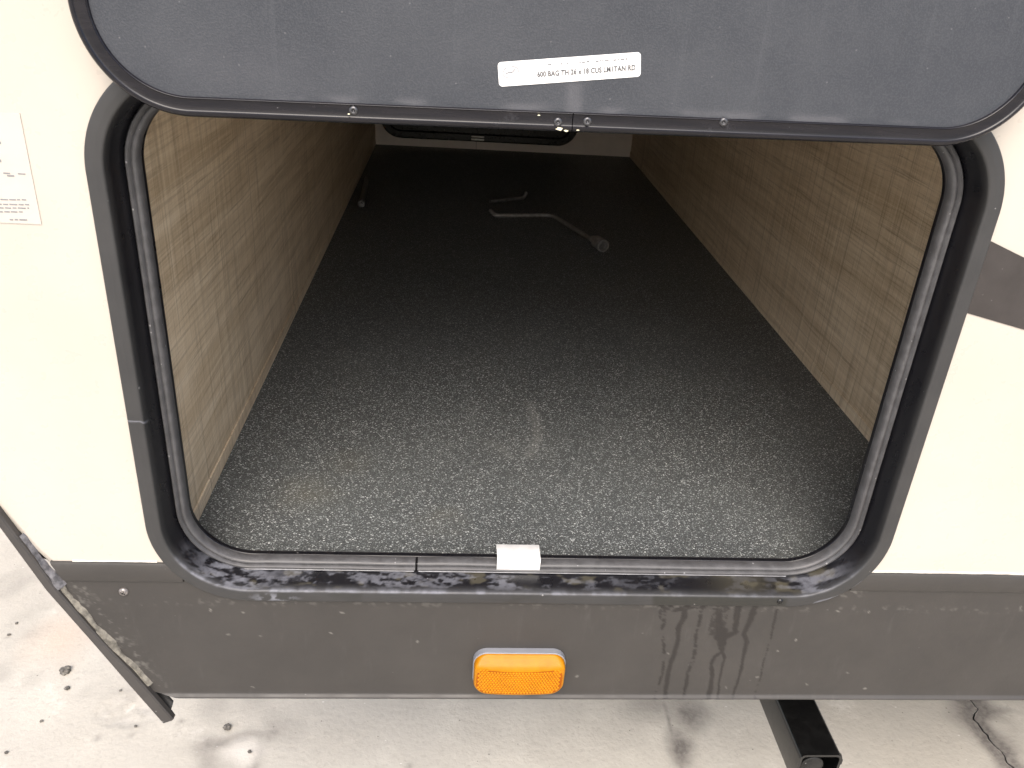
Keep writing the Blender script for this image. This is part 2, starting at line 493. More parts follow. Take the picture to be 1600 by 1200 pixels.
# ------------------------------------------------------------------ ground
def crackx(y):
    base = np.interp(y, [-40, .10, .25, .29, .325, .345, .38, .48, .62, .9, 40], [3, .90, .829, .824, .812, .818, .833, .80, .84, .80, 6])
    return base + .012 * (vnoise(y * 38, y * 0 + 3, 5) - .5) + .008 * (vnoise(y * 95, y * 0, 9) - .5) + .003 * (vnoise(y * 240, y * 0, 19) - .5)
def axis(lo, hi, d, far):
    a = list(np.arange(lo, hi + d / 2, d)); s = d * 1.35
    while a[-1] < far: a.append(a[-1] + s); s *= 1.35
    s = d * 1.35
    while a[0] > -far: a.insert(0, a[0] - s); s *= 1.35
    return np.array(a)
ys = axis(.16, .70, .004, 45)
XC0 = .825
def slab(name, cols, side):
    Xg, Yg = np.meshgrid(cols, ys, indexing='ij')
    cx = crackx(Yg)
    hw = np.where(np.abs(Yg) < 3, .0004 + .0011 * vnoise(Yg * 60, Yg * 0, 3), .002)
    fall = np.exp(-(np.abs(Xg - XC0) / .12) ** 2)
    Xn = Xg + (cx - XC0) * np.where(np.abs(Xg - XC0) < 1e-6, 1, fall)
    Xn = np.where(np.abs(Xg - XC0) < 1e-6, cx + side * hw, Xn + side * hw * fall)
    Zn = ZG - .0025 * (1 - fbm(Xn, Yg, 2.5, 3, 11)) * (np.abs(Xn) < 3)
    # crumbled hollow left of the trailer corner
    hx, hy = -.565, .365
    dd = np.hypot((Xn - hx) / .055, (Yg - hy) / .035)
    Zn -= .006 * np.clip(1 - dd, 0, 1) ** .5 * fbm(Xn, Yg, 70, 3, 4)
    e = np.abs(Xg - XC0) < 1e-6
    n0, n1 = Xg.shape
    V = np.stack([Xn, Yg, Zn], -1).reshape(-1, 3)
    F = []
    idx = np.arange(n0 * n1).reshape(n0, n1)
    q = np.stack([idx[:-1, :-1], idx[1:, :-1], idx[1:, 1:], idx[:-1, 1:]], -1).reshape(-1, 4)
    F = [tuple(r) for r in q.tolist()]
    ec = idx[-1] if side < 0 else idx[0]
    low = V[ec] + np.array([0, 0, -.008])
    base = len(V)
    V = np.vstack([V, low])
    for j in range(n1 - 1):
        f = (int(ec[j]), int(ec[j + 1]), base + j + 1, base + j)
        F.append(f if side < 0 else f[::-1])
    me = mesh(name, V, F)
    x, y = V[:, 0], V[:, 1]
    wx = x + .03 * (fbm(x, y, 22, 3, 1) - .5); wy = y + .03 * (fbm(x, y, 22, 3, 2) - .5)
    def blob(cx, cy, rx, ry, a=0.0):
        c, s_ = math.cos(a), math.sin(a)
        u, v = wx - cx, wy - cy
        return np.clip(1.15 - np.hypot((u * c + v * s_) / rx, (-u * s_ + v * c) / ry), 0, 1)
    G = lambda a, b: atg(a, b, ZG)
    st = np.zeros(len(V))
    d, t = polydist(x, y, [(float(crackx(np.array(v))), v) for v in np.arange(.05, .62, .01)])
    st = np.maximum(st, np.exp(-(d / (.010 + .034 * fbm(x, y, 18, 3, 8))) ** 2) * (.45 + .75 * fbm(x, y, 9, 3, 21)))
    cx, cy = G(1530, 1107); st = np.maximum(st, .55 * blob(cx + .015, cy, .06, .012))
    cx, cy = G(1062, 1165); st = np.maximum(st, .75 * blob(cx, cy, .030, .050))
    cx, cy = G(1070, 1112); st = np.maximum(st, .55 * blob(cx, cy, .045, .050, .3))
    cx, cy = G(1020, 1100); st = np.maximum(st, .30 * blob(cx, cy, .07, .04))
    hd, ht = polydist(wx * .3 + x * .7, y, [G(1035, 1095), G(1052, 1150), G(1068, 1205)]); st = np.maximum(st, .5 * np.exp(-(hd / .0025) ** 2))
    for pts, w_, a_ in (([(322, 1158), (345, 1160), (380, 1156), (412, 1150), (428, 1146)], .011, .42), ([(318, 1165), (322, 1180), (330, 1205)], .020, .38), ([(425, 1150), (405, 1168), (395, 1195)], .010, .33)):
        pd, pt = polydist(wx, wy, [G(*p) for p in pts])
        st = np.maximum(st, a_ * np.exp(-(pd / w_) ** 2) * (.5 + .8 * fbm(x, y, 40, 3, 15)))
    st = np.maximum(st, .24 * sstep(.60, .75, fbm(x, y, 5, 4, 33)) * (np.abs(x) < 3))
    for q_, s_ in (((355, 1137), .006), ((205, 1148), .005), ((152, 1152), .007), ((282, 1126), .005), ((640, 1196), .006), ((12, 995), .004), ((20, 1090), .003)):
        gx, gy = G(*q_); st = np.maximum(st, .3 * np.clip(1.3 - np.hypot((x - gx) / s_, (y - gy) / (s_ * 1.2)), 0, 1))
    cx, cy = G(95, 1000); ru = .45 * blob(cx, cy, .07, .07) * (.4 + .9 * fbm(x, y, 16, 4, 6))
    cx, cy = G(380, 1172); pa = .6 * blob(cx, cy, .035, .022)
    hl = np.clip(1 - dd.reshape(-1), 0, 1); hl = np.concatenate([hl, np.zeros(n1)])
    pa = np.maximum(pa, .5 * hl * sstep(.4, .6, fbm(x, y, 90, 3, 4)))
    st = np.clip(st * 1.45, 0, .92)
    attr(me, 'stain', st); attr(me, 'rust', ru); attr(me, 'pale', pa)
    o = link(name, me, M['concrete'], None, True); o['kind'] = 'structure'
    return o
xs = axis(-1.05, XC0, .005, 45)
xl_ = [v for v in xs if v < XC0 - .004] ; xl_ = np.array(xl_ + [XC0 - .0025, XC0])
slab('concrete_pavement', xl_, -1)
a_ = [XC0, XC0 + .0025]; s_ = .004
while a_[-1] < 50: a_.append(a_[-1] + s_); s_ = s_ if a_[-1] < 1.1 else s_ * 1.4
slab('concrete_pavement', np.array(a_), 1)
g = link('ground', mesh('ground', [(-60, -60, ZG - .008), (60, -60, ZG - .008), (60, 60, ZG - .008), (-60, 60, ZG - .008)], [(0, 1, 2, 3)]), m_plain('damp_soil', (.055, .045, .036), .9)); g['kind'] = 'structure'

# ------------------------------------------------------------------ the trailer
T = thing('travel_trailer', 'cream travel trailer with bronze skirt and a black framed luggage hatch standing open', 'trailer', (0, 0, 0))

frame_hole = rrect(-HX + .006, HX - .006, .006, H - .006, RAD - .006, 20)
# side wall: cream skin above the skirt, a bevelled return along the sloping front edge
ZTOP, XFAR = 1.95, 4.6
lineA = [(-0.4205, ZT), (-0.4310, .055), (-0.4640, .120), (-.640, .50), (-.66, .60)]
outer = [(XFAR, ZT), (XFAR, ZTOP), (-.66, ZTOP)] + lineA[::-1]
hole = [(x, max(z, ZT)) for x, z in frame_hole]
hole_top = [p for p in rrect(-HX + .006, HX - .006, .006, H - .006, RAD - .006, 20) if p[1] > ZT + .002]
# the opening cuts the lower edge of the cream skin, so walk round it as one outline
hx_ = HX - .006 - (RAD - .006) + math.sqrt((RAD - .006) ** 2 - (RAD - ZT) ** 2)
i0 = [i for i, p in enumerate(hole_top)][0]
outline = [(XFAR, ZT), (XFAR, ZTOP), (-.66, ZTOP)] + lineA[::-1] + [(-hx_, ZT)] + hole_top[::-1] + [(hx_, ZT)]
V, F = sheet(outline, [], 0.0)
me = mesh('side_wall', V, F); fix(me)
if me.polygons[0].normal.y > 0: me.flip_normals()
link('side_wall', me, M['cream'], T)
V, F = [], []
for i, (x, z) in enumerate(lineA): 
    V += [(x, 0, z), (x - .004, .0012, z - .002), (x - .012, .010, z - .006), (x - .03, .026, z - .014)]
for i in range(len(lineA) - 1):
    for k in range(3): F.append((i * 4 + k, i * 4 + k + 1, i * 4 + 5 + k, i * 4 + 4 + k))
me = mesh('edge_return', V, F); fix(me); link('edge_return', me, M['cream'], T, True)

# skirt panel, dense where the wear shows, with a rolled lower lip
cols = np.concatenate([np.linspace(0, 1.06, 820), np.linspace(1.08, 5.0, 60)])
zrows = np.concatenate([np.linspace(ZT - .012, ZS + .004, 128)])
lip = [(ZS + .0030, -.0016), (ZS + .0018, -.0028), (ZS + .0008, -.0036), (ZS + .0002, -.0036), (ZS, -.0028), (ZS, .018)]
Vs = []
for z in zrows: Vs.append(np.stack([diag(z) + .001 + cols, np.zeros_like(cols) , np.full_like(cols, z)], -1))
for z, y in lip: Vs.append(np.stack([diag(z) + .001 + cols, np.full_like(cols, y), np.full_like(cols, z)], -1))
Vs = np.array(Vs); nr, nc = Vs.shape[:2]
fl_ = np.clip((ZS + .012 - Vs[:, :, 2]) / .012, 0, 1); Vs[:len(zrows), :, 1] -= .0014 * fl_[:len(zrows)] ** 2
# round the lower left corner a little, and let the sheet undulate faintly
Vs[:, :, 1] += .0006 * (fbm(Vs[:, :, 0], Vs[:, :, 2], 7, 2, 40) - .5)
for i in range(nr):
    z = Vs[i, 0, 2]
    cut = .030 * max(0.0, 1 - (z - ZS) / .012) ** 2
    m = np.clip(1 - cols / .05, 0, 1)
    Vs[i, :, 0] += cut * m
idx = np.arange(nr * nc).reshape(nr, nc)
F = np.stack([idx[:-1, :-1], idx[1:, :-1], idx[1:, 1:], idx[:-1, 1:]], -1).reshape(-1, 4)
Vf = Vs.reshape(-1, 3)
fc = Vf[F].mean(1)
ri, ii = RAD - .009, .009
qx = np.maximum(np.abs(fc[:, 0]) - (HX - ii - ri), 0); qz = np.maximum((ii + ri) - fc[:, 2], 0)
F = F[np.hypot(qx, qz) > ri]
me = mesh('skirt', Vf, [tuple(r) for r in F.tolist()])
x, z = Vf[:, 0], Vf[:, 2]
Z4 = lambda a, b: atw(980 + a / 5.714, 900 + b / 5.714)      # from an enlarged look at the drips
wet = np.zeros(len(Vf))
def drip(pts, w0, w1, broken=0.0, seed=0):
    global wet
    d, t = polydist(x + .0012 * (fbm(x, z, 260, 2, seed) - .5), z, [Z4(*p) for p in pts])
    w = (w0 + (w1 - w0) * t) * (.75 + .9 * fbm(x, z, 190, 2, seed + 50))
    v = 1 - sstep(w * .8, w * 1.1, d)
    if broken: v = v * sstep(broken - .08, broken + .06, fbm(x * .6, z, 330, 2, seed + 9))
    wet = np.maximum(wet, v)
drip([(335, 260), (328, 420), (305, 490), (325, 600), (332, 720), (310, 890), (290, 950), (235, 1090)], .0016, .0011, .42, 1)
drip([(525, 270), (505, 380), (455, 470), (455, 570), (420, 700), (380, 800), (355, 950), (330, 1095)], .0024, .0020, 0, 2)
drip([(665, 250), (655, 380), (612, 510), (610, 640), (590, 750), (545, 850), (525, 980), (500, 1090)], .0014, .0018, .40, 3)
drip([(845, 680), (780, 720), (750, 790), (758, 900), (745, 1000), (712, 1095)], .0016, .0022, 0, 4)
drip([(845, 680), (870, 730), (845, 830), (820, 940), (812, 1040), (790, 1095)], .0013, .0010, 0, 5)
drip([(1140, 270), (1095, 400), (1040, 520), (1070, 580), (1045, 680), (1020, 820), (985, 950), (940, 1065)], .0028, .0010, 0, 6)
drip([(1335, 300), (1300, 460), (1270, 600), (1225, 740), (1195, 880), (1155, 1000), (1125, 1095)], .0010, .0008, .42, 7)
drip([(300, 255), (420, 300), (530, 280), (600, 260), (690, 270)], .0030, .0030, .40, 8)
drip([(295, 260), (295, 420)], .0012, .0008, .45, 13)
drip([(820, 255), (820, 560)], .0028, .0036, 0, 9)
drip([(995, 255), (965, 480)], .0034, .0022, 0, 10)
drip([(830, 540), (900, 530), (980, 500)], .0045, .0018, 0, 11)
drip([(845, 500), (850, 600), (845, 680)], .0060, .0018, 0, 12)
dmg = (x > Z4(830, 0)[0]) & (x < Z4(980, 0)[0]) & (z > Z4(0, 520)[1]) & (z < Z4(0, 255)[1])
wet = np.maximum(wet, dmg * .85 * sstep(.44, .52, fbm(x, z, 330, 3, 77)))
attr(me, 'wet', wet * .92)
du = np.zeros(len(Vf))
edge = x - (np.array([diag(v) for v in z]) + .012)
du = np.maximum(du, .30 * np.exp(-np.clip(edge - .008, 0, 1) / .005) * sstep(.58, .72, fbm(x, z, 300, 3, 90)))
below = np.clip((-z) / .02, 0, 1)
du = np.maximum(du, .18 * np.exp(-((z + .004) / .004) ** 2) * sstep(.58, .75, fbm(x, z, 240, 3, 91)))
for (px, py), r_ in (((1325, 925), .018), ((1190, 950), .010), ((460, 915), .010)):
    cx, cz = atw(px, py)
    du = np.maximum(du, .45 * np.clip(1.2 - np.hypot((x - cx) / r_, (z - cz) / (r_ * .45)), 0, 1) * sstep(.5, .68, fbm(x, z, 210, 3, 92)))
rs = random.Random(3)
for q in range(26):                                          # short pale nicks
    cx, cz = rs.uniform(-.32, .60), rs.uniform(ZS + .01, .0); an = rs.uniform(0, 3.14); L = rs.uniform(.0005, .003)
    d, t = polydist(x, z, [(cx, cz), (cx + L * math.cos(an), cz + L * math.sin(an))])
    du = np.maximum(du, rs.uniform(.3, .7) * (1 - sstep(.0004, .0011, d)))
attr(me, 'dust_pale', du)
link('skirt', me, M['skirt'], T, True)

# flat band along the top of the skirt, on both sides of the hatch frame
def band(x0, x1, slope):
    prof = [(.0005, ZT + .0012), (-.0018, ZT + .0006), (-.0030, ZT - .0014), (-.0030, ZT - .0180), (-.0022, ZT - .0198), (.0005, ZT - .0203)]
    n = max(2, int((x1 - x0) / .01)); V, F = [], []
    for i in range(n + 1):
        for y, z in prof:
            xx = x0 + (x1 - x0) * i / n
            if i == 0 and slope: xx = x0 - (z - ZT) * .4378 
            V.append((xx, y, z))
    m = len(prof)
    for i in range(n):
        for k in range(m - 1): F.append((i * m + k, i * m + k + 1, (i + 1) * m + k + 1, (i + 1) * m + k))
    F.append(tuple(range(m))); F.append(tuple(n * m + k for k in range(m))[::-1])
    me = mesh('skirt_band', V, F); fix(me)
    attr(me, 'wet', np.zeros(len(V))); attr(me, 'dust_pale', np.zeros(len(V)))
    o = link('skirt_band', me, M['skirt'], T); sharp(o, 40)
band(-.4235, -.3115, True)
band(.3105, XFAR, False)
def lumpy(pts, w, h, seed, name, mat, parent, jag=.4, n_across=7, step=.0015, y0=0.0):
    """an uneven ridge of sealant along (x, z) points on the wall"""
    P = []
    for a, b in zip(pts[:-1], pts[1:]):
        m = max(1, int(math.hypot(b[0] - a[0], b[1] - a[1]) / step))
        for k in range(m): P.append((a[0] + (b[0] - a[0]) * k / m, a[1] + (b[1] - a[1]) * k / m))
    P.append(pts[-1]); P = np.array(P)
    Tn = np.gradient(P, axis=0); Tn /= np.linalg.norm(Tn, axis=1)[:, None]
    Nn = np.stack([-Tn[:, 1], Tn[:, 0]], 1)
    s = np.arange(len(P)) * step
    V, F = [], []
    for k in range(n_across):
        u = k / (n_across - 1) * 2 - 1
        wob = 1 + 1.2 * jag * (2 * vnoise(s * 55, s * 0 + k // 4, seed) - 1) + .5 * jag * (2 * vnoise(s * 210, s * 0 + k // 4, seed + 5) - 1)
        off = u * w / 2 * (wob if abs(u) > .3 else 1)
        hh = h * (1 - u * u) * (.35 + 1.1 * vnoise(s * 70, s * 0 + k * 3.1, seed + 9)) if abs(u) < .99 else s * 0 - .0012
        V.append(np.stack([P[:, 0] + Nn[:, 0] * off, y0 - hh, P[:, 1] + Nn[:, 1] * off], 1))
    V = np.array(V); a, b = V.shape[:2]
    idx = np.arange(a * b).reshape(a, b)
    F = np.stack([idx[:-1, :-1], idx[1:, :-1], idx[1:, 1:], idx[:-1, 1:]], -1).reshape(-1, 4)
    me = mesh(name, V.reshape(-1, 3), [tuple(r) for r in F.tolist()]); fix(me)
    return link(name, me, mat, parent, True)
lumpy([(-.405, ZT + .0016), (-.332, ZT + .0016)], .0018, .0010, 12, 'sealant_bead', M['bead'], T, .5)
lumpy([(.317, ZT + .0018), (.62, ZT + .0018)], .0030, .0012, 13, 'sealant_bead', M['bead'], T, .5)

# sloping corner strip with its cracked sealant
oL = [atw(*p, -.005) for p in ((-60, 745), (0, 827), (71, 923), (147, 1009), (200, 1070), (254, 1131))]
iL = [atw(*p, -.005) for p in ((-60, 722), (0, 803), (86, 918), (160, 1003), (222, 1068), (271, 1124))]
V, F = [], []
for (ox, oz), (ix, iz) in zip(oL, iL):
    V += [(ox - .001, .018, oz - .0006), (ox, -.002, oz), (ox + .0009, -.005, oz + .0006), (ix - .0012, -.0058, iz - .0008), (ix, -.0045, iz), (ix + .0003, .0005, iz)]
for i in range(len(oL) - 1):
    for k in range(5): F.append((i * 6 + k, i * 6 + k + 1, i * 6 + 7 + k, i * 6 + 6 + k))
F.append(tuple(range(6))); F.append(tuple((len(oL) - 1) * 6 + k for k in range(6))[::-1])
me = mesh('corner_strip', V, F); fix(me)
strip = link('corner_strip', me, M['mould'], T); sharp(strip, 40)
lumpy([atw(*p, -.002) for p in ((90, 915), (108, 938), (132, 964), (156, 990), (182, 1018), (209, 1046), (234, 1071))], .0088, .0030, 3, 'cracked_sealant', M['caulk'], T, .45, 9)
lumpy([atw(*p, -.004) for p in ((120, 958), (150, 992), (186, 1034))], .0040, .0022, 7, 'cracked_sealant', M['caulk'], T, .7, 7, y0=-.002)
lumpy([atw(*p, -.004) for p in ((22, 842), (48, 872), (72, 900), (92, 921))], .0125, .0042, 8, 'sealant_smear', m_plain('grey_sealant_smear', (.10, .098, .105), .45, var=.5, scale=220, bump=.5), T, .3)
# torn flap behind the foot of the strip
bm = bmesh.new()
fl = [atw(*p, .004) for p in ((228, 1080), (246, 1087), (262, 1083), (270, 1098), (266, 1112), (262, 1122), (250, 1108), (238, 1092))]
vs = [bm.verts.new((fx, .004 + .004 * math.sin(i * 2.1), fz)) for i, (fx, fz) in enumerate(fl)]
f0 = bm.faces.new(vs)
r = bmesh.ops.extrude_face_region(bm, geom=[f0])
for v in r['geom']:
    if isinstance(v, bmesh.types.BMVert): v.co.y += .0025
bmobj('torn_flap', bm, M['dark'], T)

# shell of the trailer body: far side, roof, underside, sloped front
ux = diag(ZS) + .01
V = [(ux, .018, ZS + .004), (XFAR, .018, ZS + .004), (XFAR, 2.3, ZS + .004), (ux, 2.3, ZS + .004)]
link('underside', mesh('underside', V, [(0, 3, 2, 1)]), M['dark'], T)
fp = [(ux - .004, ZS + .004), (-.462 + .01, .11), (-.632, .50), (-.652, .60), (-.652, ZTOP - .002)]
V, F = [], []
for x_, z_ in fp: V += [(x_, .020, z_), (x_, 2.3, z_)]
for i in range(len(fp) - 1): F.append((2 * i, 2 * i + 1, 2 * i + 3, 2 * i + 2))
link('front_wall', mesh('front_wall', V, F), M['cream'], T)
bm = bmesh.new(); box(bm, -.655, XFAR, .001, 2.3, ZTOP, ZTOP + .04); bmobj('roof', bm, M['cream'], T)
bm = bmesh.new(); box(bm, -.648, XFAR, 2.302, 2.33, ZS, ZTOP - .002); bmobj('far_wall', bm, M['cream'], T)
bm = bmesh.new(); box(bm, XFAR + .002, XFAR + .03, .002, 2.3, ZS, ZTOP - .002); bmobj('rear_wall', bm, M['cream'], T)

# decal stripe running away to the right
dz = .0007
d0, d1, d2, d3 = atw(1540, 373), atw(1515, 490), None, None
top = lambda xx: .3669 - (xx - .3361) * .385
bot = lambda xx: .3057 - (xx - .3401) * .240
V = [(.326, -dz, top(.326)), (.326, -dz, bot(.326)), (.60, -dz, bot(.60)), (.60, -dz, top(.60))]
link('decal_stripe', mesh('decal_stripe', V, [(0, 1, 2, 3)]), M['decal'], T)

# paper label with small print at the left
lab = bpy.data.objects.new('information_label', None)
x1, z1 = atw(64, 262); xb, zb = atw(64, 356)
bm = bmesh.new(); box(bm, -.50, -.3745, -.0007, .0002, .3475, .425)
lab = bmobj('information_label', bm, m_plain('white_label_paper', (.485, .45, .40), .5, var=.02, bump=0), T)
bm = bmesh.new()
rl = random.Random(5)
def words(px0, px1, py, hgt):
    (xa, za), (xb_, zb_) = atw(px0, py), atw(px1, py + (px1 - px0) * .012)
    xx = xa
    while xx < xb_:
        w = min(rl.uniform(.002, .006), xb_ - xx)
        if w > .0008:
            t = (xx - xa) / max(1e-6, xb_ - xa); zz = za + (zb_ - za) * t
            box(bm, xx, xx + w, -.0010, -.0007, zz - hgt / 2, zz + hgt / 2)
        xx += w + rl.uniform(.0008, .0014)
words(6, 17, 270, .0008); words(12, 23, 274, .0010); words(29, 43, 271, .0008)
for yy, e in ((310, 44), (317.5, 46), (323, 46), (329, 36)): words(-90, e, yy, .0008)
words(16, 43, 342.5, .0009); words(-30, 2, 222, .0016); words(-30, 2.5, 250, .0018)
bmobj('small_print', bm, M['paleink'], lab)

# hatch frame: flange, deep jamb, inner lip
prof = [(0, .0005), (0, -.0022), (.0010, -.0034), (.0070, -.0040), (.0118, -.0038), (.0128, -.0032), (.0135, -.0012), (.0145, .004), (.0185, .0205), (.0190, .0300), (.0275, .0302), (.0279, .0312), (.0279, YF + .0014)]
prof = subdiv(prof, .0012)
V, F = rr_sweep(-HX, HX, 0, H, RAD, prof, n=70, step=.0010)
me = mesh('hatch_frame', V, F)
Va = np.array(V); x, y, z = Va[:, 0], Va[:, 1], Va[:, 2]
ins = np.tile(np.array([p[0] for p in prof]), len(Va) // len(prof)); py_ = y
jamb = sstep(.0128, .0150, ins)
bottom = sstep(.060, .030, z)
led = jamb * sstep(.030, .026, py_) * bottom
n1 = fbm(x, py_ * 2.0, 48, 4, 60)
left = sstep(.16, -.05, x)
du = led * sstep(.47, .60, n1) * sstep(.36, .52, fbm(x + 9, py_ * 2, 150, 4, 66)) * (.12 + .34 * left)
lx = np.exp(-(((x + .27) / .04) ** 2 + ((z - .022) / .02) ** 2)) + .8 * np.exp(-(((x - .275) / .035) ** 2 + ((z - .026) / .02) ** 2))
du = np.maximum(du, np.clip(lx, 0, 1) * sstep(.010, .014, ins) * sstep(.026, .020, ins) * sstep(.42, .58, fbm(x - z, py_ * 2.5 + z, 90, 4, 61)) * .7)
edge_glint = np.exp(-((ins - .0126) / .0010) ** 2) * bottom  # sky glint on the lower bevel painted as a pale line, with white dirt
du = np.maximum(du, edge_glint * (.25 + .55 * sstep(.45, .7, fbm(x, z, 70, 3, 62))) * (.5 + .5 * left))
sx, sz = atw(430, 930)
du = np.maximum(du, .75 * np.clip(1.2 - np.hypot((x - sx) / .022, (z - sz) / .006), 0, 1) * sstep(.52, .62, fbm(x, z, 190, 3, 63)) * (1 - jamb))
pd, pt = polydist(x, z, [atw(203, 655), atw(222, 655), atw(236, 664)]); du = np.maximum(du, .7 * (1 - sstep(.0003, .0010, pd)) * (1 - jamb))
pd, pt = polydist(x, z, [(float(a), float(b)) for a, b in rrect(-HX + .0004, HX - .0004, .0004, H, RAD, 20)[:0]] or [atw(1345, 905), atw(1318, 925), atw(1270, 938)])
du = np.maximum(du, .6 * (1 - sstep(.0005, .0013, pd)))
attr(me, 'dust_pale', du)
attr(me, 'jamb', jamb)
we = (1 - jamb) * sstep(.015, .011, z) * sstep(atw(1018, 930)[0] - .002, atw(1022, 930)[0], x - (.010 - z) * .2) * sstep(atw(1231, 930)[0], atw(1227, 930)[0], x)
we = np.maximum(we, (1 - jamb) * .5 * sstep(.05, .03, z) * sstep(.55, .68, fbm(x, z, 25, 3, 64)))
attr(me, 'wet', we)
attr(me, 'rust', led * sstep(.60, .70, fbm(x + 3, py_ * 2, 45, 3, 65)) * .9 + led * np.exp(-((x - .21) / .03) ** 2) * .6)
hf = link('hatch_frame', me, M['frame'], T, True)

# rubber seal on the inner lip, cut once along the bottom
gapx = at(651, 885, 1, .026)[0]
sp = [(.0186, .0295), (.0184, .0240), (.0190, .0205), (.0203, .0184), (.0218, .0182), (.0228, .0194), (.0234, .0210), (.0242, .0203), (.0256, .0202), (.0270, .0216), (.0280, .0245), (.0283, .0275), (.0280, .0298)]
V, F = rr_sweep(-HX, HX, 0, H, RAD, sp, n=60, step=.004, gap=(gapx, .0022), cap=True)
Va = np.array(V)
s_ = np.hypot(Va[:, 0], 0)
on = (Va[:, 2] < .04)
Va[:, 2] += on * (-.0010 * np.exp(-((Va[:, 0] + .007) / .030) ** 2) + .0006 * (vnoise(Va[:, 0] * 30, Va[:, 0] * 0, 4) - .5))
Va[:, 1] += .0006 * (fbm(Va[:, 0], Va[:, 2], 18, 2, 5) - .5)
me = mesh('rubber_seal', Va, F); fix(me)
so = link('rubber_seal', me, M['seal'], T); sharp(so, 50)
# pale lip showing under the seal
bm = bmesh.new(); box(bm, -.262, gapx - .002, .0180, .0205, .01895, .0200, .0003, 1); box(bm, gapx + .002, .255, .0180, .0205, .0189, .01995, .0003, 1)
bmobj('seal_lip', bm, m_plain('pale_rubber_lip', (.20, .20, .21), .4, var=.3, scale=90), so)

# striker plate clipped over the seal
xa, xb_ = -.0280, .0140
P = [(.0195, .0196), (.0185, .0335), (.0190, .0346), (.0200, .0350), (.0400, .0356), (.0412, .0350), (.0412, .030)]
V, F = [], []
for xx, e in ((xa + .0004, 0), (xb_ - .0004, 0)):
    for y, z in P: V.append((xx, y, z))
    for y, z in P[::-1]: V.append((xx, y + .0008 if z < .034 else y, z - .0012))
n = len(P) * 2
for k in range(n): F.append((k, (k + 1) % n, n + (k + 1) % n, n + k))
for q in (0, n):
    for k in range(len(P) - 1): F.append((q + k, q + k + 1, q + n - 2 - k, q + n - 1 - k))
me = mesh('striker_plate', V, F); fix(me)
st = link('striker_plate', me, M['steel'], T); sharp(st, 40)

# ------------------------------------------------------------------ inside of the luggage bay
def plate(name, pts, mat, parent=T):
    return link(name, mesh(name, pts, [tuple(range(len(pts)))]), mat, parent)
def bay_wall(x, s):
    w = plate('bay_side_wall', [(x, YF, ZF - .02), (x, YB, ZF - .02), (x, YB, ZC), (x, YF, ZC)][::s], M['linen'])
    bm = bmesh.new(); box(bm, min(x, x + s * .0016), max(x, x + s * .0016), YF + .001, YB - .001, ZF - .004, ZF + .017, .0006, 1)
    bmobj('base_strip', bm, M['linen'], w)
    return w
bay_wall(XL, 1); bay_wall(XR, -1)
yy = np.concatenate([np.linspace(YF, .75, 150), np.linspace(.76, YB, 40)]); xx = np.linspace(XL, XR, 180)
Xg, Yg = np.meshgrid(xx, yy, indexing='ij')
V = np.stack([Xg, Yg, np.full_like(Xg, ZF)], -1).reshape(-1, 3)
idx = np.arange(len(V)).reshape(Xg.shape)
F = np.stack([idx[:-1, :-1], idx[1:, :-1], idx[1:, 1:], idx[:-1, 1:]], -1).reshape(-1, 4)
me = mesh('bay_floor', V, [tuple(r) for r in F.tolist()])
x, y = V[:, 0], V[:, 1]
B = lambda a, b: atg(a, b, ZF)
du = np.zeros(len(V))
pd, pt = polydist(x, y, [B(828, 630), B(838, 660), B(840, 685), B(828, 712)]); du = np.maximum(du, .50 * (1 - sstep(.002, .010, pd)))
pd, pt = polydist(x, y, [B(765, 690), B(782, 700), B(798, 714)]); du = np.maximum(du, .35 * (1 - sstep(.002, .009, pd)))
pd, pt = polydist(x, y, [B(740, 640), B(736, 660)]); du = np.maximum(du, .18 * (1 - sstep(.002, .010, pd)))
pd, pt = polydist(x, y, [B(1195, 590), B(1212, 610), B(1218, 640)]); du = np.maximum(du, .22 * (1 - sstep(.002, .008, pd)))
pd, pt = polydist(x, y, [B(838, 528), B(850, 516)]); du = np.maximum(du, .4 * (1 - sstep(.001, .006, pd)))
du = np.maximum(du, .07 * sstep(.5, .75, fbm(x, y, 9, 4, 71)))
soil = np.zeros(len(V))
for p, r_ in (((545, 720), .03), ((480, 770), .04), ((690, 815), .03), ((935, 450), .03)):
    cx, cy = B(*p); soil = np.maximum(soil, .55 * np.clip(1.2 - np.hypot((x - cx) / r_, (y - cy) / r_), 0, 1) * fbm(x, y, 40, 3, 72))
attr(me, 'dust_pale', du * .36); attr(me, 'soil', soil * .5)
link('bay_floor', me, M['floor'], T)
bm = bmesh.new(); box(bm, XL, XR, YF, YF + .003, -.03, ZF + .0152); bmobj('floor_edge', bm, M['dark'], T)
plate('bay_ceiling', [(XL, YF, ZC), (XL, YB, ZC), (XR, YB, ZC), (XR, YF, ZC)], M['backwall'])
inner = rrect(-HX + .0268, HX - .0268, .0268, H - .0268, RAD - .0268, 24)
V, F = sheet([(XL, -.02), (XR, -.02), (XR, ZC), (XL, ZC)], [inner], YF + .0009)
link('bay_front_wall', mesh('bay_front_wall', V, F), M['dark'], T)
bw = plate('bay_back_wall', [(XL, YB, -.02), (XR, YB, -.02), (XR, YB, ZC), (XL, YB, ZC)], M['backwall'])
V, F = rr_sweep(-.312, .292, .037, .47, .06, [(0, .0), (0, -.010), (.004, -.014), (.020, -.014), (.024, -.004)], n=12, step=.1)
V = [(a, b + YB, c) for a, b, c in V]
me = mesh('far_hatch_frame', V, F); fix(me); fo = link('far_hatch_frame', me, M['black'], bw); sharp(fo, 40)
V, F = sheet(rrect(-.289, .269, .060, .447, .04, 12), [], YB - .005)
me = mesh('far_hatch_panel', V, F); link('far_hatch_panel', me, M['black'], bw)
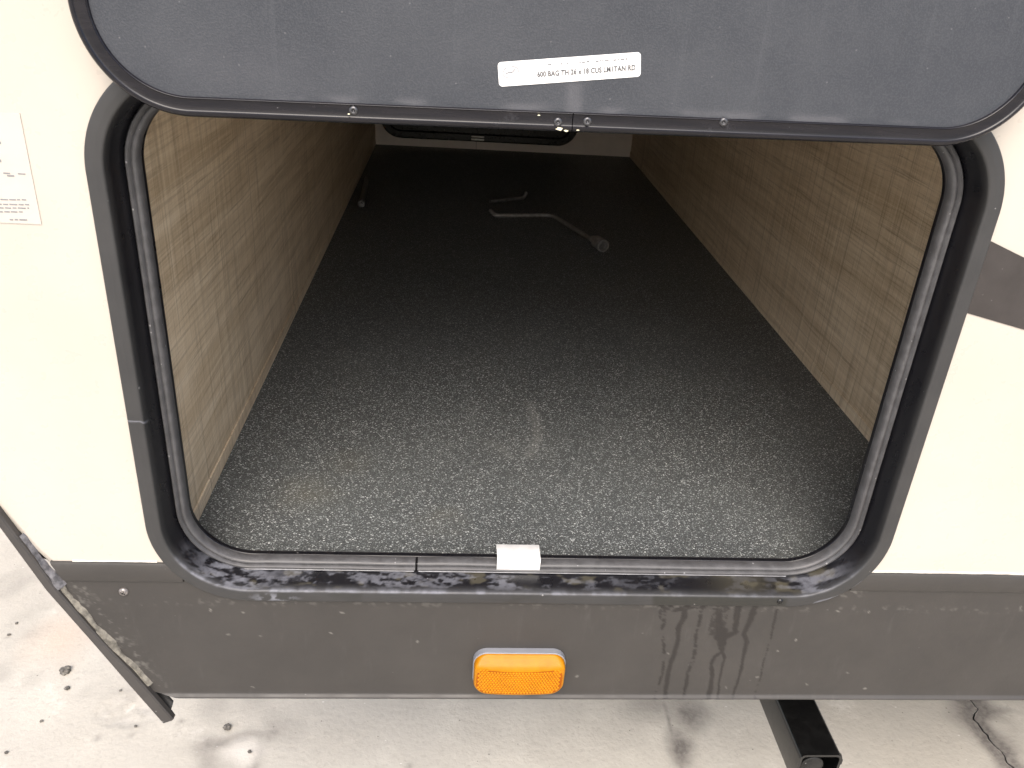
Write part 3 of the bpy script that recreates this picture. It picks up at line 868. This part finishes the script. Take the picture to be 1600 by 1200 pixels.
bm = bmesh.new(); box(bm, -.036, .004, YB - .022, YB - .0142, .0425, .0475, .0008, 1); box(bm, -.036, .004, YB - .019, YB - .0142, .051, .055, .0008, 1)
bmobj('far_latch', bm, M['steel'], bw)
V = []
bm = bmesh.new(); box(bm, -.0195, -.0187, YB - .0012, YB + .001, ZF, .037); bmobj('board_joint', bm, M['dark'], bw)

# ------------------------------------------------------------------ the hatch door, folded up flat against the wall above
D = bpy.data.objects.new('baggage_door', None); col.objects.link(D); D.parent = T
D.location = (.003, 0, .4362); D.rotation_euler = (0, R(-.72), 0)
DW, DH, DR = .322, .436, .068
dp = [(.012, -.0075), (.0006, -.0075), (0, -.0085), (0, -.0255), (.0005, -.0272), (.0016, -.0288), (.0030, -.0296), (.0038, -.0296), (.0044, -.0288), (.0050, -.0286), (.0112, -.0286), (.0119, -.0290), (.0124, -.0296), (.0130, -.0292), (.0133, -.0268)]
jx = -.0026
V, F = rr_sweep(-DW, DW, 0, DH, DR, dp, n=40, step=.02, gap=(jx, .0006), cap=True)
me = mesh('door_edge', V, F); fix(me)
de = link('door_edge', me, M['edge'], D); sharp(de, 50)
# lining panel as a grid so that wear can sit on it
nx, nz = 320, 120
rr = rrect(-DW + .0130, DW - .0130, .0130, DH - .0130, DR - .0130, 24)
V, F = sheet(rr, [], -.0275)
bm = bmesh.new()
me = mesh('door_lining', V, F)
bm.from_mesh(me)
for k in range(1, 130): bmesh.ops.bisect_plane(bm, geom=bm.verts[:] + bm.edges[:] + bm.faces[:], plane_co=(-DW + k * DW * 2 / 130, 0, 0), plane_no=(1, 0, 0))
for k in range(1, 40): bmesh.ops.bisect_plane(bm, geom=bm.verts[:] + bm.edges[:] + bm.faces[:], plane_co=(0, 0, .013 + k * .004), plane_no=(0, 0, 1))
bm.to_mesh(me); bm.free()
if me.polygons[0].normal.y > 0: me.flip_normals()
co = np.array([v.co[:] for v in me.vertices]); x, z = co[:, 0], co[:, 2]
sc = .55 * np.exp(-((x - jx) / .0045) ** 2) * sstep(.034, .030, z) * (.5 + fbm(x, z, 120, 3, 80))
sc = np.maximum(sc, .5 * np.exp(-((z - .0145) / .003) ** 2) * sstep(.45, .7, fbm(x, z, 45, 3, 81)))
sc = np.maximum(sc, .28 * np.exp(-(((x + .22) / .05) ** 2 + ((z - .03) / .02) ** 2)) * fbm(x, z, 40, 3, 82))
attr(me, 'scuff', sc)
link('door_lining', me, M['panel'], D)
V, F = sheet(rrect(-DW + .011, DW - .011, .011, DH - .011, DR - .011, 16), [], -.0078)
link('outer_skin', mesh('outer_skin', V, F), M['cream'], D)
bm = bmesh.new(); box(bm, -.28, .28, -.0072, -.0038, .002, .020, .0008, 1); bmobj('hinge_leaf', bm, M['edge'], D)
def lathe(prof, n=20):
    V, F = [], []
    for r_, h_ in prof:
        for k in range(n):
            w = 2 * math.pi * k / n; V.append((r_ * math.cos(w), -h_, r_ * math.sin(w)))
    for i in range(len(prof) - 1):
        for k in range(n): F.append((i * n + k, i * n + (k + 1) % n, (i + 1) * n + (k + 1) % n, (i + 1) * n + k))
    F.append(tuple((len(prof) - 1) * n + k for k in range(n)))
    return V, F
V, F = lathe([(.0031, -.0004), (.0030, .0004), (.0026, .0010), (.0019, .0013), (.0013, .0014), (.0010, .0011), (.0008, .0002)])
rme = mesh('rivet', V, F); fix(rme); rme.materials.append(M['rivet']); rme.shade_smooth()
Dm = Matrix.Translation(D.location) @ D.rotation_euler.to_matrix().to_4x4()
for p in ((552, 173), (872, 191), (918, 190), (1131, 191)):
    wx_, wz_ = atw(*p, -.0295); q = Dm.inverted() @ Vector((wx_, -.0295, wz_))
    o = link('rivet', rme, None, D); o.location = (q.x, -.0286, q.z)
# chipped paint by the joint
def chip(px, py, r_, sd):
    wx_, wz_ = atw(px, py, -.029); q = Dm.inverted() @ Vector((wx_, -.029, wz_))
    rc = random.Random(sd); n = 9
    V = [(q.x + r_ * 1.7 * rc.uniform(.5, 1) * math.cos(6.283 * k / n), -.0300, q.z + r_ * .7 * rc.uniform(.5, 1) * math.sin(6.283 * k / n)) for k in range(n)]
    V += [(a, b + .0016, c) for a, b, c in V]
    F = [tuple(range(n))] + [(k, (k + 1) % n, n + (k + 1) % n, n + k) for k in range(n)]
    me = mesh('paint_chip', V, F); fix(me); link('paint_chip', me, M['paint_chip'], D)
chip(874, 201, .0019, 1); chip(884, 204, .0010, 2); chip(903, 203, .0008, 3); chip(842, 180, .0006, 5); chip(545, 178, .0006, 6)
# white sticker, a little crooked
ang = -math.atan2(.4893 - .478, .0402 + .052)
S = bpy.data.objects.new('sticker_pivot', None)
c_ = np.mean([atw(*p, -.028) for p in ((778, 98), (1000, 82), (1002, 116), (780, 138))], axis=0)
q = Dm.inverted() @ Vector((c_[0], -.028, c_[1]))
SL, SH = .0940, .0152
rx = math.atan2(.4893 - .478, .0402 + .052) + R(-.72) * -1 * -1
MS = Matrix.Translation((q.x, 0, q.z)) @ Matrix.Rotation(-rx, 4, 'Y')
pts = rrect(-SL / 2, SL / 2, -SH / 2, SH / 2, .0024, 8)
V = [MS @ Vector((a, -.0279, b)) for a, b in pts] + [MS @ Vector((a, -.0274, b)) for a, b in pts]
n = len(pts)
me = mesh('sticker', V, [tuple(range(n))] + [(k, (k + 1) % n, n + (k + 1) % n, n + k) for k in range(n)]); fix(me)
link('sticker', me, M['white'], D)
def text(body, size, x_, z_, mat, y_=-.0281, width=None):
    cu = bpy.data.curves.new('lettering', 'FONT'); cu.body = body; cu.size = size; cu.extrude = .00005; cu.resolution_u = 3
    cu.space_character = 1.04; cu.offset = .00016
    o = bpy.data.objects.new('lettering', cu); col.objects.link(o)
    bpy.context.view_layer.update()
    me = bpy.data.meshes.new_from_object(o.evaluated_get(bpy.context.evaluated_depsgraph_get()))
    bpy.data.objects.remove(o)
    co = [v.co for v in me.vertices]; w = max(c.x for c in co) - min(c.x for c in co); mn = min(c.x for c in co)
    f = width / w if width else 1.0
    for v in me.vertices: v.co = MS @ Vector((x_ + (v.co.x - mn) * f, y_ - v.co.z, z_ + v.co.y))
    me.name = 'lettering'; me.update()
    return link('lettering', me, mat, D)
text('600 BAG TH 26 x 18 CUS LM1TAN RD', .0046, -.0215, -.0032, M['ink'], width=.0650)
bm = bmesh.new(); rl = random.Random(11)
xx = -.018
while xx < .037:
    w = rl.choice((.0009, .0013, .0019, .0026))
    if rl.random() < .62: box(bm, xx, xx + w, -.02815, -.0278, .0035 + rl.uniform(-.0002, .0003), .0043 + rl.uniform(0, .0004))
    xx += w + rl.choice((.0006, .001, .003))
for v in bm.verts: v.co = MS @ v.co
bmobj('faded_print', bm, M['paleink'], D)
# small oval emblem with a slanted stroke, open at the right top and left bottom
bm = bmesh.new()
def ribbon(path, w):
    for a, b in zip(path[:-1], path[1:]):
        dx, dz_ = b[0] - a[0], b[1] - a[1]; L = math.hypot(dx, dz_) or 1; nx_, nz_ = -dz_ / L * w / 2, dx / L * w / 2
        f = [bm.verts.new(MS @ Vector((p[0] + s * nx_, -.0281, p[1] + s * nz_))) for p, s in ((a, 1), (a, -1), (b, -1), (b, 1))]
        bm.faces.new(f)
ec = (-.0388, .0010)
el = lambda w: (ec[0] + .0052 * math.cos(w) * .97 - .0008 * math.sin(w), ec[1] + .0034 * math.sin(w) + .0009 * math.cos(w))
ribbon([el(R(w)) for w in range(100, 262, 9)], .00050); ribbon([el(R(w)) for w in range(-35, 82, 9)], .00050)
ribbon([(ec[0] - .0032, ec[1] - .0006), (ec[0] - .0005, ec[1] + .0001), (ec[0] + .0010, ec[1] - .0002), (ec[0] + .0030, ec[1] + .0017)], .0007)
bmobj('emblem', bm, M['paleink'], D)

# ------------------------------------------------------------------ amber marker light
ML = bpy.data.objects.new('marker_light', None); col.objects.link(ML); ML.parent = T
lx0, lx1, lz0, lz1 = -.0462, .0438, -.1035, -.0585
V, F = rr_sweep(lx0, lx1, lz0, lz1, .0135, [(-.0002, 0.0006), (-.0002, -.0062), (.0008, -.0070), (.006, -.0070)], n=12, step=.01)
me = mesh('light_base', V, F); fix(me); o = link('light_base', me, M['base'], ML); sharp(o, 40)
# lens: lofted rounded rectangles; the upper third slopes back to the base, the face below bulges
xm, hw = (lx0 + lx1) / 2, (lx1 - lx0) / 2 - .0006
def lens_y(u, v):            # u -1..1 across, v 0 bottom .. 1 top
    bulge = .0026 * (1 - u * u)
    face = -.0150 - bulge
    ridge = .80 - .06 * (1 - u * u)
    if v <= ridge: return face - .0012 * (v / ridge)
    t = (v - ridge) / (1 - ridge); t = t * t * (3 - 2 * t) * .6 + t * .4
    return face - .0012 + (-.0085 - face + .0012) * t
rings = []
base = rrect(-1, 1, -1, 1, .30, 14, .06)
V, F = [], []
def corner(u0, v0, s): return (xm + u0 * hw * s, (lz0 + lz1) / 2 + v0 * ((lz1 - lz0) / 2 - .0006) * s)
N = len(base)
rrb = rrect(lx0 + .0006, lx1 - .0006, lz0 + .0006, lz1 - .0006, .0130, 14, .0025)
N = len(rrb); cz = (lz0 + lz1) / 2; hh = (lz1 - lz0) / 2 - .0006
levels = [(1.0, None, 0), (1.0, .35, 0), (.995, .7, 0), (.985, .88, 0), (.965, 1.0, 0), (.92, 1, 0), (.84, 1, 0), (.7, 1, 0), (.5, 1, 0), (.3, 1, 0), (.1, 1, 0)]
for s, blend, _ in levels:
    for (px, pz) in rrb:
        qx, qz = xm + (px - xm) * s, cz + (pz - cz) * s
        yf = lens_y((qx - xm) / hw, (qz - cz + hh) / (2 * hh))
        y_ = -.0068 if blend is None else -.0068 + (yf + .0068) * blend
        V.append((qx, y_, qz))
for i in range(len(levels) - 1):
    for k in range(N): F.append((i * N + k, i * N + (k + 1) % N, (i + 1) * N + (k + 1) % N, (i + 1) * N + k))
F.append(tuple((len(levels) - 1) * N + k for k in range(N)))
me = mesh('lens', V, F); fix(me); o = link('lens', me, M['amber'], ML, True)
# honeycomb reflector: small raised hexagon cells on the lens face
bm = bmesh.new()
cs = .0030
rp = [(a, min(b, lz0 + (lz1 - lz0) * (.775 - .055 * (1 - ((a - xm) / hw) ** 2)))) for a, b in rrect(lx0 + .0032, lx1 - .0032, lz0 + .0028, lz0 + (lz1 - lz0) * .775, .0105, 10, .002)]
row = 0; vz = lz0 + .0045
ztop = lz0 + (lz1 - lz0) * .78
while vz < ztop:
    ux_ = lx0 + .0055 + (cs / 2 if row % 2 else 0)
    while ux_ < lx1 - .0055:
        u = (ux_ - xm) / hw; v = (vz - cz + hh) / (2 * hh)
        r0 = .0135; ex = max(0, abs(ux_ - xm) - (hw - r0)); ez = max(0, (lz0 + r0) - vz); 
        lim = lz0 + (lz1 - lz0) * (.765 - .055 * (1 - u * u))
        if math.hypot(ex, ez) < r0 - .0035 and vz < lim:
            yb = lens_y(u, v)
            c = bm.verts.new((ux_ + (.0005 if ux_ > xm else -.0004), yb - .0012, vz))
            rg = [bm.verts.new((ux_ + cs * .49 * math.cos(R(60 * k + 30)), yb - .00016, vz + cs * .49 * math.sin(R(60 * k + 30)))) for k in range(6)]
            for k in range(6): bm.faces.new((c, rg[k], rg[(k + 1) % 6]))
        ux_ += cs
    vz += cs * .87; row += 1
o = bmobj('reflector_cells', bm, M['reflector'], ML); o['kind'] = 'stuff'
V, F = sheet(rp, [], 0)
me = mesh('reflector_plate', V, F); bm = bmesh.new(); bm.from_mesh(me)
for k in range(1, 30): bmesh.ops.bisect_plane(bm, geom=bm.verts[:] + bm.edges[:] + bm.faces[:], plane_co=(lx0 + k * (lx1 - lx0) / 30, 0, 0), plane_no=(1, 0, 0))
for v in bm.verts: v.co.y = lens_y((v.co.x - xm) / hw, (v.co.z - cz + hh) / (2 * hh)) - .00012
bmesh.ops.dissolve_degenerate(bm, dist=1e-6, edges=bm.edges)
bmobj('reflector_plate', bm, M['deep'], ML)

# ------------------------------------------------------------------ screws on the skirt
def screw(px, py, s, mat, y_=0.0):
    wx_, wz_ = atw(px, py, y_ - .001)
    V, F = lathe([(.0046 * s, -.0004), (.0045 * s, .0006), (.0038 * s, .0017), (.0024 * s, .0024), (.0008 * s, .0026)], 20)
    me = mesh('screw', V, F); fix(me)
    o = link('screw', me, mat, T, True); o.location = (wx_, y_, wz_)
    bm = bmesh.new()
    for a in (0, 1):
        r_ = bmesh.ops.create_cube(bm, size=1)
        for v in r_['verts']: v.co = Vector((v.co.x * (.0042 if a else .0009) * s, -.0024 + v.co.y * .0006 - .0002 * a, v.co.z * (.0009 if a else .0042) * s))
    bmesh.ops.rotate(bm, verts=bm.verts, cent=(0, 0, 0), matrix=Matrix.Rotation(.5, 3, 'Y'))
    bmobj('screw_slot', bm, M['black'], o)
screw(192.5, 925.5, .95, M['screw']); screw(1219, 940, .75, M['black'], -.003)

# ------------------------------------------------------------------ stabiliser cross tube under the skirt
jt = -.25
(jx0, jy0), (jx1, jy1) = atg(1217, 1098, jt), atg(1279, 1098, jt)
jxa, jxb = jx0, jx1
jend = atg(1285, 1180, jt)[1]
dd_ = RM @ np.array([(1185 - 800) / FPX, -(1098 - 600) / FPX, -1.0]); jb = float(CN[2] + dd_[2] * ((jxa - CN[0]) / dd_[0]))
J = bpy.data.objects.new('stabiliser_jack', None); col.objects.link(J); J.parent = T
V, F = [], []
o_ = rrect(jxa, jxb, jb, jt, .0075, 6); i_ = rrect(jxa + .0030, jxb - .0030, jb + .003, jt - .003, .0050, 6)
n = len(o_)
for y_ in (jend, 2.2): V += [(a, y_, b) for a, b in o_]
for y_ in (jend, 2.2): V += [(a, y_, b) for a, b in i_]
for k in range(n):
    k2 = (k + 1) % n
    F += [(k, k2, n + k2, n + k), (2 * n + k, 3 * n + k, 3 * n + k2, 2 * n + k2), (k, 2 * n + k, 2 * n + k2, k2)]
me = mesh('jack_tube', V, F); fix(me); o = link('jack_tube', me, M['tube'], J); sharp(o, 30)
jc, jz = (jxa + jxb) / 2, (jb + jt) / 2
V, F = tube([(jc - .006, jend + .20, jz + .004), (jc - .006, jend + .016, jz + .004)], .0085, 16)
me = mesh('drive_screw', V, F); fix(me); o = link('drive_screw', me, M['tube'], J); sharp(o, 40)
V, F = tube([(jc - .006, jend + .016, jz + .004), (jc - .006, jend + .004, jz + .004), (jc - .006, jend + .003, jz + .004)], [.0135, .0135, .012], 20)
me = mesh('drive_collar', V, F); fix(me); o = link('drive_collar', me, M['black'], J); sharp(o, 40)
V, F = tube([(jxb - .002, jend + .014, jz + .004), (jxb + .007, jend + .014, jz + .004)], .007, 6)
me = mesh('pivot_bolt', V, F); fix(me); link('pivot_bolt', me, M['black'], J)
for yb_ in (.35, 1.6):
    bm = bmesh.new(); box(bm, jxa + .004, jxb - .004, yb_, yb_ + .06, jt + .0005, ZS + .003)
    bmobj('jack_bracket', bm, M['black'], J)

# ------------------------------------------------------------------ loose tools on the bay floor
r0 = .0048
wp = [(.003, 1.290), (.014, 1.276), (.148, 1.302), (.214, 1.098)]
pts = [(wp[0][0], wp[0][1], ZF + .013), (wp[1][0], wp[1][1], ZF + r0), (wp[2][0], wp[2][1], ZF + r0), (wp[3][0], wp[3][1], ZF + .0105)]
path = smooth_path(pts, .022, 6)
wr = thing('wheel_wrench', 'bent steel wheel wrench with round socket lying mid floor of the dark bay', 'wrench', (.10, 1.25, ZF))
loc = Vector((.10, 1.25, ZF))
V, F = tube([p - loc for p in path], r0, 12)
me = mesh('shank', V, F); fix(me); o = link('shank', me, M['tool'], wr); sharp(o, 50)
dr = (Vector(pts[3]) - Vector(pts[2])); dr.z = 0; dr.normalize()
s0 = Vector(pts[3]) - dr * .004 - loc
bx = dr.cross(Vector((0, 0, 1))); V, F = [], []
sr = [(0, .0052), (.010, .0085), (.022, .0125), (.052, .0135), (.056, .0130), (.0562, .0108), (.054, .0100), (.030, .0098)]
for q_, r_ in sr:
    for k in range(22):
        w_ = 2 * math.pi * k / 22
        V.append(s0 + dr * q_ + (bx * math.cos(w_) + Vector((0, 0, 1)) * math.sin(w_)) * r_ + Vector((0, 0, .0030)))
for i in range(len(sr) - 1):
    for k in range(22): F.append((i * 22 + k, i * 22 + (k + 1) % 22, (i + 1) * 22 + (k + 1) % 22, (i + 1) * 22 + k))
F.append(tuple((len(sr) - 1) * 22 + k for k in range(22)))
me = mesh('socket', V, F); fix(me); o = link('socket', me, M['tool'], wr); sharp(o, 40)
a, b = B(766, 318), B(822, 311)
path = smooth_path([(a[0], a[1], ZF + .0045), (b[0] - .006, b[1] - .004, ZF + .0045), (b[0], b[1], ZF + .017)], .008, 5)
V, F = tube(path, .0045, 10); me = mesh('bent_rod', V, F); fix(me)
o = link('bent_rod', me, M['tool_dark']); sharp(o, 50); tag(o, 'short steel rod with an upturned tip lying behind the wheel wrench', 'rod')
bar = thing('extension_bar', 'dark steel bar with a round end lying along the left bay wall', 'bar', (-.30, 1.31, ZF))
a, b = Vector((-.293, 1.307, ZF + .009)), Vector((-.306, 1.56, ZF + .009)); l_ = Vector((-.30, 1.31, ZF))
dv = (b - a).normalized()
V, F = tube([a - l_, a + dv * .004 - l_, a + dv * .03 - l_, a + dv * .033 - l_, b - l_], [.0072, .0085, .0085, .0062, .0062], 14)
me = mesh('bar_shaft', V, F); fix(me); o = link('bar_shaft', me, M['tool_dark'], bar); sharp(o, 40)
V, F = tube([a - dv * .005 - l_, a - dv * .001 - l_, a + dv * .001 - l_], [.0035, .0050, .0050], 12)
me = mesh('bar_tip', V, F); fix(me); link('bar_tip', me, M['tool'], bar)

# ------------------------------------------------------------------ bits lying on the concrete
def lump(name, px, py, s, sd, label, group=None, mat='stone', flat=.6):
    gx, gy = atg(px, py, ZG)
    bm = bmesh.new(); bmesh.ops.create_icosphere(bm, subdivisions=3, radius=s)
    for v in bm.verts:
        n = v.co.normalized()
        k = .55 + .9 * float(fbm(np.array(n.x * 2 + sd * 7.3 + n.z), np.array(n.y * 2 + n.z * 1.3 + sd), 1.6, 3, sd))
        v.co = n * s * k; v.co.z *= flat
    o = bmobj(name, bm, M[mat], None, False)
    o.location = (gx, gy, ZG + s * flat * .45); tag(o, label, 'clod' if name == 'dirt_clod' else 'stone', group)
lump('dirt_clod', 102, 1049, .0085, 1, 'dark crumbly clod of dirt on the pale concrete, largest left of the corner strip')
lump('dirt_clod', 105, 1076, .0042, 2, 'small dark clod on the concrete just below the largest clod')
lump('stone', 355, 1137, .0062, 3, 'round grey stone on the concrete under the left end of the skirt', None, 'stone', .5)
gsm = 'tiny dark stones scattered on the concrete'
for px, py, s, lb in ((26, 974, .0026, 'tiny dark stone on the concrete left of the dark clod, upper of a close pair'), (14, 992, .0030, 'tiny grey stone on the concrete at the left edge, lower of a close pair'),
        (65, 1127, .0026, 'tiny dark stone on the concrete below and left of the two clods'), (188, 1079, .0022, 'tiny dark chip on the concrete between the clods and the corner strip'),
        (390, 1175, .0028, 'tiny dark stone lying inside the pale patch under the skirt'), (10, 1176, .0026, 'tiny dark stone on the concrete in the bottom left corner'),
        (212, 1135, .0024, 'tiny dark stone at the lower rim of the crumbled hollow')):
    lump('small_stone', px, py, s, int(px), lb, gsm)
